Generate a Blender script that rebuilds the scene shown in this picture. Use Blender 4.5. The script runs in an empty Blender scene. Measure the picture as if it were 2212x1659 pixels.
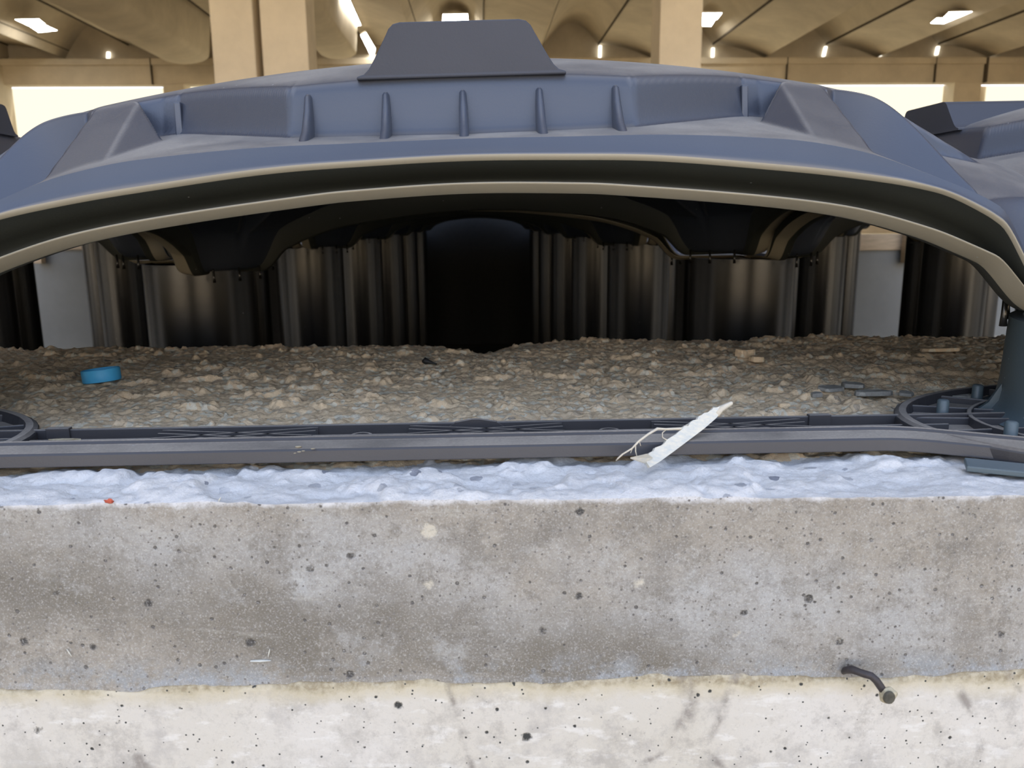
import bpy, bmesh, math, random
import numpy as np
from mathutils import Vector, Matrix
random.seed(7); np.random.seed(7)
PI = math.pi
SC = bpy.context.scene
COL = SC.collection

# ------------------------------------------------------------------ camera
CAM = Vector((0, 0, .085)); YAW = math.radians(2.16); PITCH = math.radians(-11.45); ROLL = math.radians(.5)
F = 1750.0; W = 2212.0; H = 1659.0
cd = bpy.data.cameras.new('camera'); cam = bpy.data.objects.new('camera', cd); COL.objects.link(cam)
cd.sensor_width = 36; cd.lens = 36 * F / W; cd.clip_start = .01; cd.clip_end = 300
R3 = Matrix.Rotation(-YAW, 3, 'Z') @ Matrix.Rotation(PI / 2 + PITCH, 3, 'X') @ Matrix.Rotation(-ROLL, 3, 'Z')
cam.location = CAM; cam.rotation_euler = R3.to_euler()
SC.camera = cam
cd.dof.use_dof = True; cd.dof.focus_distance = .36; cd.dof.aperture_fstop = 28

def ray(x, y):
    return (R3 @ Vector(((x - W / 2) / F, -(y - H / 2) / F, -1))).normalized()
def atY(x, y, Y):                      # the point a sight line meets at depth Y
    d = ray(x, y); return CAM + d * ((Y - CAM.y) / d.y)
def atZ(x, y, Z):
    d = ray(x, y); return CAM + d * ((Z - CAM.z) / d.z)

# ------------------------------------------------------------------ light
SC.view_settings.view_transform = 'Standard'; SC.view_settings.look = 'None'
SC.view_settings.exposure = 0.22; SC.view_settings.gamma = 1; SC.view_settings.use_curve_mapping = False
wd = bpy.data.worlds.new('sky'); SC.world = wd; wd.use_nodes = True
nt = wd.node_tree; nt.nodes.clear()
wo = nt.nodes.new('ShaderNodeOutputWorld'); bg = nt.nodes.new('ShaderNodeBackground')
tc = nt.nodes.new('ShaderNodeTexCoord'); sx = nt.nodes.new('ShaderNodeSeparateXYZ'); cr = nt.nodes.new('ShaderNodeValToRGB')
nt.links.new(tc.outputs['Generated'], sx.inputs[0]); nt.links.new(sx.outputs['Z'], cr.inputs[0])
ab = nt.nodes.new('ShaderNodeMath'); ab.operation = 'ABSOLUTE'; nt.links.new(sx.outputs['X'], ab.inputs[0])
sr = nt.nodes.new('ShaderNodeValToRGB'); nt.links.new(ab.outputs[0], sr.inputs[0])      # sky darkened to either side, added so the dome faces contrast
sr.color_ramp.elements[0].position = .50; sr.color_ramp.elements[0].color = (0, 0, 0, 1); sr.color_ramp.elements[1].position = .80; sr.color_ramp.elements[1].color = (1, 1, 1, 1)
hz = nt.nodes.new('ShaderNodeValToRGB'); nt.links.new(sx.outputs['Z'], hz.inputs[0])
hz.color_ramp.elements[0].position = .35; hz.color_ramp.elements[0].color = (.8, .8, .8, 1); hz.color_ramp.elements[1].position = .6; hz.color_ramp.elements[1].color = (0, 0, 0, 1)
mu = nt.nodes.new('ShaderNodeMath'); mu.operation = 'MULTIPLY'; nt.links.new(sr.outputs[0], mu.inputs[0]); nt.links.new(hz.outputs[0], mu.inputs[1])
mx = nt.nodes.new('ShaderNodeMix'); mx.data_type = 'RGBA'; nt.links.new(mu.outputs[0], mx.inputs[0]); nt.links.new(cr.outputs[0], mx.inputs[6]); mx.inputs[7].default_value = (.30, .28, .23, 1)
nt.links.new(mx.outputs[2], bg.inputs['Color']); nt.links.new(bg.outputs[0], wo.inputs[0])
cr.color_ramp.elements[0].position = 0.0; cr.color_ramp.elements[0].color = (3.4, 2.6, 1.6, 1)
e0 = cr.color_ramp.elements.new(.06); e0.color = (2.0, 1.7, 1.4, 1)
cr.color_ramp.elements[1].position = .85; cr.color_ramp.elements[1].color = (.32, .46, .80, 1)
em = cr.color_ramp.elements.new(.45); em.color = (.80, .98, 1.36, 1)
e = cr.color_ramp.elements.new(.15); e.color = (1.05, 1.18, 1.45, 1)
bg.inputs['Strength'].default_value = 1.7
sl = bpy.data.lights.new('sun', 'SUN'); sun = bpy.data.objects.new('sun', sl); COL.objects.link(sun)
sl.energy = 7.0; sl.color = (1, .90, .72); sl.angle = math.radians(.6)
sun.rotation_euler = Vector((.25, 1, 2.7)).to_track_quat('Z', 'Y').to_euler()

# ------------------------------------------------------------------ materials
def newmat(name):
    m = bpy.data.materials.new(name); m.use_nodes = True; n = m.node_tree
    return m, n, n.nodes['Principled BSDF']
def N(n, t, **k):
    x = n.nodes.new(t)
    for a, v in k.items(): setattr(x, a, v)
    return x
def noise(n, vec, scale, detail=4, rough=.55):
    x = N(n, 'ShaderNodeTexNoise'); x.inputs['Scale'].default_value = scale
    x.inputs['Detail'].default_value = detail; x.inputs['Roughness'].default_value = rough
    n.links.new(vec, x.inputs['Vector']); return x.outputs['Fac']
def ramp(n, fac, pts):
    r = N(n, 'ShaderNodeValToRGB'); n.links.new(fac, r.inputs[0]); es = r.color_ramp.elements
    while len(es) < len(pts): es.new(.5)
    for e, (p, c) in zip(es, pts):
        e.position = p; e.color = (c, c, c, 1) if not isinstance(c, tuple) else (*c, 1)
    return r.outputs[0]
def mix(n, fac, a, b, mode='MIX'):
    x = N(n, 'ShaderNodeMix', data_type='RGBA', blend_type=mode)
    for i, v in ((0, fac), (6, a), (7, b)):
        if isinstance(v, (int, float)): x.inputs[i].default_value = v
        elif isinstance(v, tuple): x.inputs[i].default_value = (*v, 1)
        else: n.links.new(v, x.inputs[i])
    return x.outputs[2]
def math_(n, op, a, b=0.0, c=None):
    x = N(n, 'ShaderNodeMath', operation=op)
    for i, v in enumerate((a, b) if c is None else (a, b, c)):
        if isinstance(v, (int, float)): x.inputs[i].default_value = v
        else: n.links.new(v, x.inputs[i])
    return x.outputs[0]
def objco(n, scale=(1, 1, 1)):
    t = N(n, 'ShaderNodeTexCoord'); m = N(n, 'ShaderNodeMapping'); m.inputs['Scale'].default_value = scale
    n.links.new(t.outputs['Object'], m.inputs[0]); return m.outputs[0]
def bump(n, b, h, dist, strength=1.0, prev=None):
    x = N(n, 'ShaderNodeBump'); x.inputs['Distance'].default_value = dist; x.inputs['Strength'].default_value = strength
    n.links.new(h, x.inputs['Height'])
    if prev is not None: n.links.new(prev, x.inputs['Normal'])
    n.links.new(x.outputs[0], b.inputs['Normal']); return x.outputs[0]
def vor(n, vec, scale, feat='F1', rnd=1.0):
    x = N(n, 'ShaderNodeTexVoronoi', feature=feat); x.inputs['Scale'].default_value = scale
    x.inputs['Randomness'].default_value = rnd
    n.links.new(vec, x.inputs['Vector']); return x

def plastic(name, base, dust, rough, dustamt=.5, spec=.5, worn=False):
    m, n, b = newmat(name); v = objco(n)
    d = noise(n, v, 900, 3, .7); d2 = noise(n, v, 22, 5, .6)
    geo = N(n, 'ShaderNodeNewGeometry'); s = N(n, 'ShaderNodeSeparateXYZ'); n.links.new(geo.outputs['Normal'], s.inputs[0])
    up = ramp(n, s.outputs['Z'], [(.78, 0.0), (.975, 1.0)])           # dust has settled on what faces up
    f = math_(n, 'MULTIPLY', up, math_(n, 'MULTIPLY', ramp(n, d2, [(.3, .45), (.6, 1.0)]), dustamt))
    f = math_(n, 'MULTIPLY', f, ramp(n, d, [(.3, .7), (.6, 1.0)]))
    sp = vor(n, v, 160)
    spk = math_(n, 'MULTIPLY', math_(n, 'LESS_THAN', sp.outputs['Distance'], .075), math_(n, 'GREATER_THAN', N(n, 'ShaderNodeSeparateColor').outputs[0], 2))
    sc_ = N(n, 'ShaderNodeSeparateColor'); n.links.new(sp.outputs['Color'], sc_.inputs[0])
    spk = math_(n, 'MULTIPLY', math_(n, 'LESS_THAN', sp.outputs['Distance'], .06), math_(n, 'GREATER_THAN', sc_.outputs[0], .9))
    blotch = mix(n, ramp(n, noise(n, v, 9, 4), [(.35, 0.0), (.7, .5)]), base, tuple(c * 1.5 for c in base))
    c = mix(n, f, blotch, dust); c = mix(n, spk, c, (.4, .4, .4))
    if worn: c = mix(n, ramp(n, geo.outputs['Pointiness'], [(.52, 0.0), (.58, .6)]), c, (.38, .36, .34))     # rubbed pale along the arrises
    n.links.new(c, b.inputs['Base Color'])
    rr = math_(n, 'MULTIPLY_ADD', f, .35, rough); n.links.new(rr, b.inputs['Roughness'])
    b.inputs['Specular IOR Level'].default_value = spec
    bump(n, b, d, .0002, .35)
    return m
M = {}
M['shell'] = plastic('black_plastic', (.040, .047, .066), (.36, .33, .29), .38, .9, .7, True)
M['rib'] = plastic('black_plastic_rib', (.046, .054, .074), (.36, .33, .29), .38, .5, .7)
M['tab'] = plastic('scuffed_plastic', (.040, .043, .055), (.3, .3, .3), .55, .5, .45)
M['pipe'] = plastic('glossy_pipe_plastic', (.012, .011, .009), (.2, .2, .2), .26, .0, .8)
M['groove'] = plastic('shaded_black_channel', (.036, .038, .032), (.2, .2, .2), .5, .0, .4)  # darker, less blue copy of the shell plastic; groove shade put into the colour
M['lip'] = plastic('beige_bounce_edge', (.31, .275, .205), (.34, .31, .26), .6, .5, .3)  # pale beige base colour stands in for light bounced off the gravel
M['grid'] = plastic('base_grid_plastic', (.036, .035, .038), (.42, .37, .31), .40, .85, .5)
M['post'] = plastic('grey_green_plastic', (.07, .095, .105), (.3, .32, .33), .40, .3, .5)

def rock(name, c1, c2, c3, dark, scale=1.0, cells=1.0):
    m, n, b = newmat(name); v = objco(n, (scale,) * 3)
    a = noise(n, v, 300, 4, .6); g = noise(n, v, 60, 4, .6); l = noise(n, v, 14, 3)
    c = mix(n, ramp(n, a, [(.3, 0.0), (.7, 1.0)]), c1, c2); c = mix(n, ramp(n, g, [(.4, 0.0), (.75, .8)]), c, c3)
    cc = N(n, 'ShaderNodeSeparateColor'); n.links.new(vor(n, v, 330).outputs['Color'], cc.inputs[0])
    c = mix(n, math_(n, 'MULTIPLY', cc.outputs[2], .30 * cells), c, tuple(x * .5 for x in c1)); c = mix(n, math_(n, 'MULTIPLY', math_(n, 'GREATER_THAN', cc.outputs[0], .8), .5 * cells), c, tuple(min(x * 1.35, .85) for x in c2))
    vv = vor(n, v, 170); s = N(n, 'ShaderNodeSeparateColor'); n.links.new(vv.outputs['Color'], s.inputs[0])
    c = mix(n, ramp(n, noise(n, v, 700, 6, .85), [(.50, 0.0), (.64, .32)]), c, tuple(x * .55 for x in c1))
    k = math_(n, 'MULTIPLY', math_(n, 'LESS_THAN', math_(n, 'MULTIPLY_ADD', a, .35, vv.outputs['Distance']), .55), math_(n, 'GREATER_THAN', s.outputs[1], .88))
    k = math_(n, 'MULTIPLY', k, ramp(n, l, [(.45, 0.0), (.6, .8)]))
    c = mix(n, k, c, dark)
    n.links.new(c, b.inputs['Base Color']); b.inputs['Roughness'].default_value = .95
    b.inputs['Specular IOR Level'].default_value = .15
    bump(n, b, noise(n, v, 800, 5, .75), .0010, .8)
    return m
M['gravel'] = rock('rough_cement_gravel', (.88, .64, .38), (.98, .78, .53), (.92, .72, .46), (.26, .22, .19))
M['laitance'] = rock('pale_cement_crust', (.70, .685, .66), (.82, .80, .77), (.74, .735, .73), (.15, .16, .20), cells=.12)
M['chip'] = rock('mortar_chip', (.33, .32, .28), (.40, .38, .33), (.30, .30, .28), (.2, .2, .2))

def concrete_face():
    m, n, b = newmat('grey_mottled_concrete'); v = objco(n)
    geo = N(n, 'ShaderNodeNewGeometry'); p = N(n, 'ShaderNodeSeparateXYZ'); n.links.new(geo.outputs['Position'], p.inputs[0])
    Z = p.outputs['Z']; X = p.outputs['X']
    warp = noise(n, v, 30, 6, .65); fine = noise(n, v, 420, 5, .7); mid = noise(n, v, 110, 5, .7)
    base = mix(n, ramp(n, mid, [(.3, 0.0), (.7, 1.0)]), (.29, .255, .205), (.38, .345, .29))
    # pale bluish bloom through the middle height, darker damp band beneath, uneven along the wall
    zz = math_(n, 'MULTIPLY_ADD', warp, .05, Z); zz = math_(n, 'MULTIPLY_ADD', X, .10, zz)
    bloom = ramp(n, math_(n, 'MULTIPLY_ADD', zz, 12.0, .6), [(.18, 0.0), (.38, 1.0), (.62, 1.0), (.80, 0.0)])
    bl2 = ramp(n, noise(n, v, 17, 4, .6), [(.36, 0.0), (.56, 1.0)])
    c = mix(n, math_(n, 'MULTIPLY', math_(n, 'MULTIPLY', bloom, bl2), .9), base, (.40, .39, .365))
    damp = ramp(n, math_(n, 'MULTIPLY_ADD', math_(n, 'MULTIPLY_ADD', X, .16, math_(n, 'MULTIPLY_ADD', warp, .05, Z)), 16.0, .92), [(.12, 0.0), (.34, 1.0), (.55, 1.0), (.85, 0.0)])
    dn = ramp(n, noise(n, v, 24, 6, .7), [(.30, .35), (.56, 1.0)])
    c = mix(n, math_(n, 'MULTIPLY', math_(n, 'MULTIPLY', damp, dn), .95), c, (.175, .155, .122))
    c = mix(n, ramp(n, noise(n, v, 42, 8, .78), [(.50, 0.0), (.60, .55)]), c, (.205, .185, .155))
    c = mix(n, ramp(n, noise(n, v, 36, 8, .75), [(.56, 0.0), (.68, .6)]), c, (.46, .46, .44))
    # small brown blotches
    c = mix(n, ramp(n, noise(n, v, 75, 6, .72), [(.54, 0.0), (.64, .6)]), c, (.19, .17, .14))
    c = mix(n, ramp(n, noise(n, objco(n, (1, 1, 6)), 55, 3, .6), [(.60, 0.0), (.78, .35)]), c, (.55, .53, .46))
    # bluish crust low down at the joint
    cr_ = ramp(n, math_(n, 'MULTIPLY_ADD', math_(n, 'MULTIPLY_ADD', warp, .006, Z), 60.0, 3.62), [(.2, 1.0), (.6, 0.0)])
    c = mix(n, math_(n, 'MULTIPLY', cr_, ramp(n, noise(n, v, 38, 7, .8), [(.48, 0.0), (.58, .8)])), c, (.315, .33, .335))
    c = mix(n, math_(n, 'MULTIPLY', ramp(n, fine, [(.45, 0.0), (.75, .35)]), 1.0), c, (.25, .23, .20))
    cv = math_(n, 'MULTIPLY', ramp(n, math_(n, 'ABSOLUTE', math_(n, 'ADD', math_(n, 'MULTIPLY_ADD', warp, .018, Z), .0655)), [(.0, 1.0), (.0006, 0.0)]), ramp(n, noise(n, v, 90, 4), [(.50, 0.0), (.56, .85)]))
    c = mix(n, cv, c, (.05, .045, .04))
    # white skin left along the top arris
    tp = ramp(n, math_(n, 'MULTIPLY_ADD', math_(n, 'MULTIPLY_ADD', mid, .006, Z), 200.0, .1), [(.1, 0.0), (.5, 1.0)])
    c = mix(n, tp, c, (.64, .63, .62))
    def pits(scale, thr, lo, c, col):
        q = vor(n, v, scale); s = N(n, 'ShaderNodeSeparateColor'); n.links.new(q.outputs['Color'], s.inputs[0])
        dd = math_(n, 'MULTIPLY_ADD', fine, .30, q.outputs['Distance'])
        k = math_(n, 'MULTIPLY', ramp(n, dd, [(thr + .04, 1.0), (thr + .10, 0.0)]), math_(n, 'GREATER_THAN', s.outputs[0], lo))
        return mix(n, k, c, col), k
    c, k1 = pits(95, .20, .66, c, (.07, .065, .06))
    c, k2 = pits(260, .22, .60, c, (.12, .11, .10)); c, k4 = pits(480, .26, .55, c, (.16, .145, .13))
    c, k3 = pits(60, .22, .88, c, (.55, .50, .40))
    g1 = noise(n, v, 1500, 3, .8); g2 = noise(n, v, 600, 6, .85)
    c = mix(n, ramp(n, g2, [(.50, 0.0), (.62, .55)]), c, (.20, .18, .15)); c = mix(n, ramp(n, g1, [(.52, 0.0), (.66, .45)]), c, (.60, .58, .54))
    n.links.new(c, b.inputs['Base Color']); b.inputs['Roughness'].default_value = .9
    b.inputs['Specular IOR Level'].default_value = .2
    h = math_(n, 'SUBTRACT', math_(n, 'MULTIPLY', fine, .5), math_(n, 'MAXIMUM', k1, k2))
    nn = bump(n, b, h, .0006, .7); bump(n, b, mid, .0015, .4, nn)
    return m
def white_concrete():
    m, n, b = newmat('white_smooth_concrete'); v = objco(n)
    geo = N(n, 'ShaderNodeNewGeometry'); p = N(n, 'ShaderNodeSeparateXYZ'); n.links.new(geo.outputs['Position'], p.inputs[0])
    Z = p.outputs['Z']; mid = noise(n, v, 60, 6, .7); fine = noise(n, v, 420, 5, .7)
    c = mix(n, ramp(n, noise(n, v, 12, 5, .6), [(.35, 0.0), (.65, 1.0)]), (.585, .54, .455), (.64, .60, .535))
    c = mix(n, ramp(n, mid, [(.52, 0.0), (.66, .65)]), c, (.42, .39, .35))
    c = mix(n, ramp(n, noise(n, objco(n, (1, 1, 3)), 90, 4, .6), [(.56, 0.0), (.66, .6)]), c, (.74, .71, .65))
    c = mix(n, ramp(n, noise(n, v, 34, 8, .8), [(.52, 0.0), (.62, .55)]), c, (.34, .31, .27))
    c = mix(n, ramp(n, noise(n, v, 16, 9, .75), [(.55, 0.0), (.64, .5)]), c, (.40, .37, .32))
    # cream crust hanging from the joint, with a brown line over it
    zz = math_(n, 'MULTIPLY_ADD', mid, .012, Z)
    k = ramp(n, math_(n, 'MULTIPLY_ADD', zz, 90.0, 6.0), [(.1, 0.0), (.6, .8)])
    c = mix(n, k, c, (.55, .48, .33))
    k = ramp(n, math_(n, 'MULTIPLY_ADD', zz, 240.0, 14.75), [(.2, 0.0), (.8, .8)])
    c = mix(n, math_(n, 'MULTIPLY', k, ramp(n, fine, [(.35, .2), (.6, 1.0)])), c, (.24, .19, .11))
    crk = vor(n, mix(n, .05, v, N(n, 'ShaderNodeTexNoise').outputs[1]), 14, 'DISTANCE_TO_EDGE')
    c = mix(n, math_(n, 'MULTIPLY', ramp(n, crk.outputs[0], [(.004, 1.0), (.02, 0.0)]), ramp(n, mid, [(.45, 0.0), (.6, .8)])), c, (.25, .22, .19))
    def pits(scale, thr, lo, c):
        q = vor(n, v, scale); s = N(n, 'ShaderNodeSeparateColor'); n.links.new(q.outputs['Color'], s.inputs[0])
        dd = math_(n, 'MULTIPLY_ADD', fine, .26, q.outputs['Distance'])
        k = math_(n, 'MULTIPLY', ramp(n, dd, [(thr + .04, 1.0), (thr + .09, 0.0)]), math_(n, 'GREATER_THAN', s.outputs[0], lo))
        return mix(n, k, c, (.055, .055, .05)), k
    c, k1 = pits(75, .17, .60, c); c, k2 = pits(200, .17, .60, c); c, k4 = pits(420, .2, .6, c)
    g2 = noise(n, v, 600, 6, .85); c = mix(n, ramp(n, g2, [(.54, 0.0), (.66, .4)]), c, (.40, .37, .32))
    n.links.new(c, b.inputs['Base Color']); b.inputs['Roughness'].default_value = .85
    b.inputs['Specular IOR Level'].default_value = .2
    h = math_(n, 'SUBTRACT', math_(n, 'MULTIPLY', fine, .3), math_(n, 'MAXIMUM', k1, k2))
    bump(n, b, h, .0006, .7)
    return m
M['face'] = concrete_face(); M['white'] = white_concrete()

def simple(name, col, rough=.8, nscale=3.0, amt=.25, col2=None, spec=.3, stretch=(1, 1, 1)):
    m, n, b = newmat(name); v = objco(n, stretch)
    c2 = col2 or tuple(x * (1 - amt) for x in col)
    n.links.new(mix(n, ramp(n, noise(n, v, nscale, 5, .65), [(.35, 0.0), (.65, 1.0)]), col, c2), b.inputs['Base Color'])
    b.inputs['Roughness'].default_value = rough; b.inputs['Specular IOR Level'].default_value = spec
    return m
def emit(name, col, s):
    m = bpy.data.materials.new(name); m.use_nodes = True; n = m.node_tree; n.nodes.clear()
    o = N(n, 'ShaderNodeOutputMaterial'); e = N(n, 'ShaderNodeEmission')
    e.inputs[0].default_value = (*col, 1); e.inputs[1].default_value = s; n.links.new(e.outputs[0], o.inputs[0]); return m
M['hall'] = simple('beige_hall_concrete', (.66, .575, .44), .9, .7, .22)
M['column'] = simple('pale_beige_column_concrete', (.80, .69, .52), .9, 1.5, .12)
M['joint'] = simple('dark_joint', (.10, .08, .06), .9)
M['floor'] = simple('dusty_hall_floor', (.62, .54, .40), .9, .5, .2)
M['ground'] = simple('dry_pale_ground', (.52, .47, .38), .95, .3, .25)
M['window'] = emit('daylit_window', (1, .90, .66), 1.12)
M['skylight'] = emit('skylight_panel', (1, .97, .90), 16.0)
M['slit'] = emit('light_slit', (1, .95, .82), 2.5)
M['panel'] = simple('grey_formwork_panel', (.25, .245, .22), .7, 5, .12)
M['timber'] = simple('formwork_timber', (.62, .47, .30), .8, 12, .25, stretch=(1, 1, 8))
M['blue'] = simple('blue_plastic', (.08, .48, .84), .5, 60, .08, spec=.5)
M['splinter'] = simple('pale_split_wood', (.72, .67, .55), .8, 140, .3, (.55, .56, .52), stretch=(1, 6, 6))
M['fibre'] = simple('wood_fibre', (.70, .63, .50), .8, 200, .2)
M['nail'] = simple('dark_rusty_steel', (.045, .036, .036), .55, 300, .4, spec=.5)
M['crust'] = simple('cream_mortar_crust', (.55, .48, .33), .9, 300, .45)
M['blackbit'] = simple('black_plastic_bit', (.02, .02, .02), .5, 60)
M['red'] = simple('red_paint_speck', (.55, .12, .07), .8, 300)

# ------------------------------------------------------------------ helpers
def tag(o, label=None, cat=None, group=None, kind=None):
    if label: o['label'] = label
    if cat: o['category'] = cat
    if group: o['group'] = group
    if kind: o['kind'] = kind
    return o
def empty(name, loc=(0, 0, 0), rot=(0, 0, 0)):
    o = bpy.data.objects.new(name, None); COL.objects.link(o); o.location = loc; o.rotation_euler = rot
    o.empty_display_size = .02; return o
def mesh_np(name, verts, faces, mats, parent=None, smooth=True, mi=None):
    me = bpy.data.meshes.new(name); verts = np.asarray(verts, np.float32)
    fa = [np.asarray(f, np.int32) for f in (faces if isinstance(faces, list) and isinstance(faces[0], np.ndarray) else [np.array(faces)])]
    nf = sum(len(f) for f in fa); nl = sum(f.size for f in fa)
    me.vertices.add(len(verts)); me.vertices.foreach_set('co', verts.ravel())
    me.loops.add(nl); me.loops.foreach_set('vertex_index', np.concatenate([f.ravel() for f in fa]))
    me.polygons.add(nf)
    tot = np.concatenate([np.full(len(f), f.shape[1], np.int32) for f in fa])
    st = np.concatenate([[0], np.cumsum(tot)[:-1]]).astype(np.int32)
    me.polygons.foreach_set('loop_start', st); me.polygons.foreach_set('loop_total', tot)
    if mi is not None: me.polygons.foreach_set('material_index', mi)
    me.update(calc_edges=True); me.validate()
    me.polygons.foreach_set('use_smooth', np.full(len(me.polygons), smooth)); me.update()
    for m in (mats if isinstance(mats, list) else [mats]): me.materials.append(m)
    o = bpy.data.objects.new(name, me); COL.objects.link(o)
    if parent: o.parent = parent
    return o
def bm_obj(name, bm, mat, parent=None, smooth=False, bevel=0, seg=2, angle=.6):
    bmesh.ops.recalc_face_normals(bm, faces=bm.faces)
    me = bpy.data.meshes.new(name); bm.to_mesh(me); bm.free(); me.materials.append(mat)
    for p in me.polygons: p.use_smooth = smooth
    o = bpy.data.objects.new(name, me); COL.objects.link(o)
    if parent: o.parent = parent
    if bevel:
        b = o.modifiers.new('b', 'BEVEL'); b.width = bevel; b.segments = seg; b.limit_method = 'ANGLE'; b.angle_limit = angle
    return o
def box(bm, x0, x1, y0, y1, z0, z1):
    vs = [bm.verts.new((x, y, z)) for x in (x0, x1) for y in (y0, y1) for z in (z0, z1)]
    for f in ((0, 1, 3, 2), (4, 6, 7, 5), (0, 4, 5, 1), (2, 3, 7, 6), (0, 2, 6, 4), (1, 5, 7, 3)): bm.faces.new([vs[i] for i in f])
def tube(bm, pts, rad, seg=10, cap=True, flat=None):
    pts = [Vector(p) for p in pts]; rings = []
    up = Vector((0, 0, 1))
    for i, p in enumerate(pts):
        d = (pts[min(i + 1, len(pts) - 1)] - pts[max(i - 1, 0)]).normalized()
        s = d.cross(up); s = s.normalized() if s.length > 1e-3 else Vector((1, 0, 0)); u = s.cross(d).normalized()
        r = rad[i] if isinstance(rad, (list, tuple)) else rad; fl = flat or 1
        rings.append([bm.verts.new(p + s * math.cos(2 * PI * k / seg) * r + u * math.sin(2 * PI * k / seg) * r * fl) for k in range(seg)])
    for a, b in zip(rings, rings[1:]):
        for k in range(seg): bm.faces.new((a[k], a[(k + 1) % seg], b[(k + 1) % seg], b[k]))
    if cap: bm.faces.new(rings[0]); bm.faces.new(rings[-1][::-1])
def lathe(bm, prof, seg=48, cx=0, cy=0, a0=0, a1=2 * PI, close=True):
    full = abs(a1 - a0 - 2 * PI) < 1e-6; n = seg if full else seg + 1; rings = []
    for r, z in prof:
        rings.append([bm.verts.new((cx + r * math.cos(a0 + (a1 - a0) * k / seg), cy + r * math.sin(a0 + (a1 - a0) * k / seg), z)) for k in range(n)])
    pr = list(zip(rings, rings[1:])) + ([(rings[-1], rings[0])] if close else [])
    for a, b in pr:
        for k in range(seg): bm.faces.new((a[k], a[(k + 1) % n], b[(k + 1) % n], b[k]))
    if not full and close:
        bm.faces.new([r[0] for r in rings]); bm.faces.new([r[-1] for r in rings][::-1])
def copy_tree(o, parent=None):
    c = o.copy(); COL.objects.link(c)
    if parent: c.parent = parent
    for ch in [x for x in SC.objects if x.parent == o]: copy_tree(ch, c)
    return c
def pchip(x, xs, ys):
    xs = np.array(xs, float); ys = np.array(ys, float); h = np.diff(xs); d = np.diff(ys) / h
    m = np.zeros_like(ys); m[0] = 0; m[-1] = d[-1]
    for i in range(1, len(xs) - 1):
        m[i] = 0 if d[i - 1] * d[i] <= 0 else 2 * d[i - 1] * d[i] / (d[i - 1] + d[i])
    x = np.clip(x, xs[0], xs[-1]); i = np.clip(np.searchsorted(xs, x, side='right') - 1, 0, len(h) - 1)
    t = (x - xs[i]) / h[i]
    return ((2 * t**3 - 3 * t**2 + 1) * ys[i] + (t**3 - 2 * t**2 + t) * h[i] * m[i] + (-2 * t**3 + 3 * t**2) * ys[i + 1] + (t**3 - t**2) * h[i] * m[i + 1])
def sstep(t): t = np.clip(t, 0, 1); return t * t * (3 - 2 * t)
def smax(a, b, k=.002):
    h = np.clip(.5 + .5 * (a - b) / k, 0, 1); return b + (a - b) * h + k * h * (1 - h)
def smin(a, b, k=.002): return -smax(-a, -b, k)
def hashn(ix, iy, s):
    v = np.sin(ix * 127.1 + iy * 311.7 + s * 74.7) * 43758.5453; return v - np.floor(v)
def vnoise(x, y, s=0):
    ix = np.floor(x); iy = np.floor(y); fx = sstep(x - ix); fy = sstep(y - iy)
    a = hashn(ix, iy, s); b = hashn(ix + 1, iy, s); c = hashn(ix, iy + 1, s); d = hashn(ix + 1, iy + 1, s)
    return a + (b - a) * fx + (c - a) * fy + (a - b - c + d) * fx * fy
def fbm(x, y, s=0, o=4):
    r = 0; a = .5
    for k in range(o): r = r + a * vnoise(x * 2**k, y * 2**k, s + k * 3); a *= .5
    return r
def worley(x, y, s=0):                   # rounded stones: height per point, random height per stone
    ix = np.floor(x); iy = np.floor(y); best = np.full(x.shape, 9.0); val = np.zeros(x.shape)
    for dx in (-1, 0, 1):
        for dy in (-1, 0, 1):
            cx = ix + dx; cy = iy + dy
            px = cx + hashn(cx, cy, s); py = cy + hashn(cx, cy, s + 5); r = .45 + .75 * hashn(cx, cy, s + 9)
            d = ((x - px)**2 + (y - py)**2) / r**2; k = d < best
            best = np.where(k, d, best); val = np.where(k, r, val)
    return np.sqrt(np.clip(1 - best, 0, 1)) * val

# ------------------------------------------------------------------ the concrete strip foundation
def edgeY(X): return .2425 - .033 * X                     # front arris of the strip
BACK = .567
def slab_h(X, Y):
    near = 1 - sstep((Y - .279) / .012)
    g = .0016 * worley(X / .0042, Y / .0042, 1) + .0012 * worley(X / .0024, Y / .0024, 2) + .0005 * vnoise(X / .0011, Y / .0011, 3)
    g = g + .005 * (fbm(X / .035, Y / .035, 4) - .5) + .0022 * sstep((fbm(X / .013, Y / .013, 8) - .56) / .12)
    l = .0045 * (fbm(X / .016, Y / .012, 14) - .45) + .0030 * worley(X / .018, Y / .014, 15) * sstep((fbm(X / .02, Y / .02, 16) - .40) / .16) + .0009 * worley(X / .004, Y / .004, 17)
    z = g * (1 - near) + l * near
    zr = .0035 * (fbm(X / .06, 0 * Y, 21) - .45) * sstep((Y - .50) / .05)
    dip = -.006 * np.exp(-((X - .0) / .02)**2) * sstep((Y - .52) / .04)
    z = z + zr + dip - .0025
    bar = np.exp(-((Y - .296) / .016)**4); z = z - bar * .0015      # trodden flat beneath the rail
    return z
xs = np.concatenate([np.arange(-1.3, -.44, .006), np.arange(-.44, .44, .00085), np.arange(.44, 1.3, .006)])
tt = np.concatenate([np.linspace(0, 1, 400)])
XX, TT = np.meshgrid(xs, tt)
YY = edgeY(XX) * (1 - TT) + (BACK + .006 * (fbm(XX / .03, 0 * XX, 31) - .5)) * TT
ZZ = slab_h(XX, YY)
edge = np.exp(-(YY - edgeY(XX)) / .003)
ZZ = ZZ * (1 - .75 * edge) - .0012 * edge
YY = YY - edge * .0016 * (fbm(XX / .008, TT, 33) - .5)
nx = len(xs); nt_ = len(tt)
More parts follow.
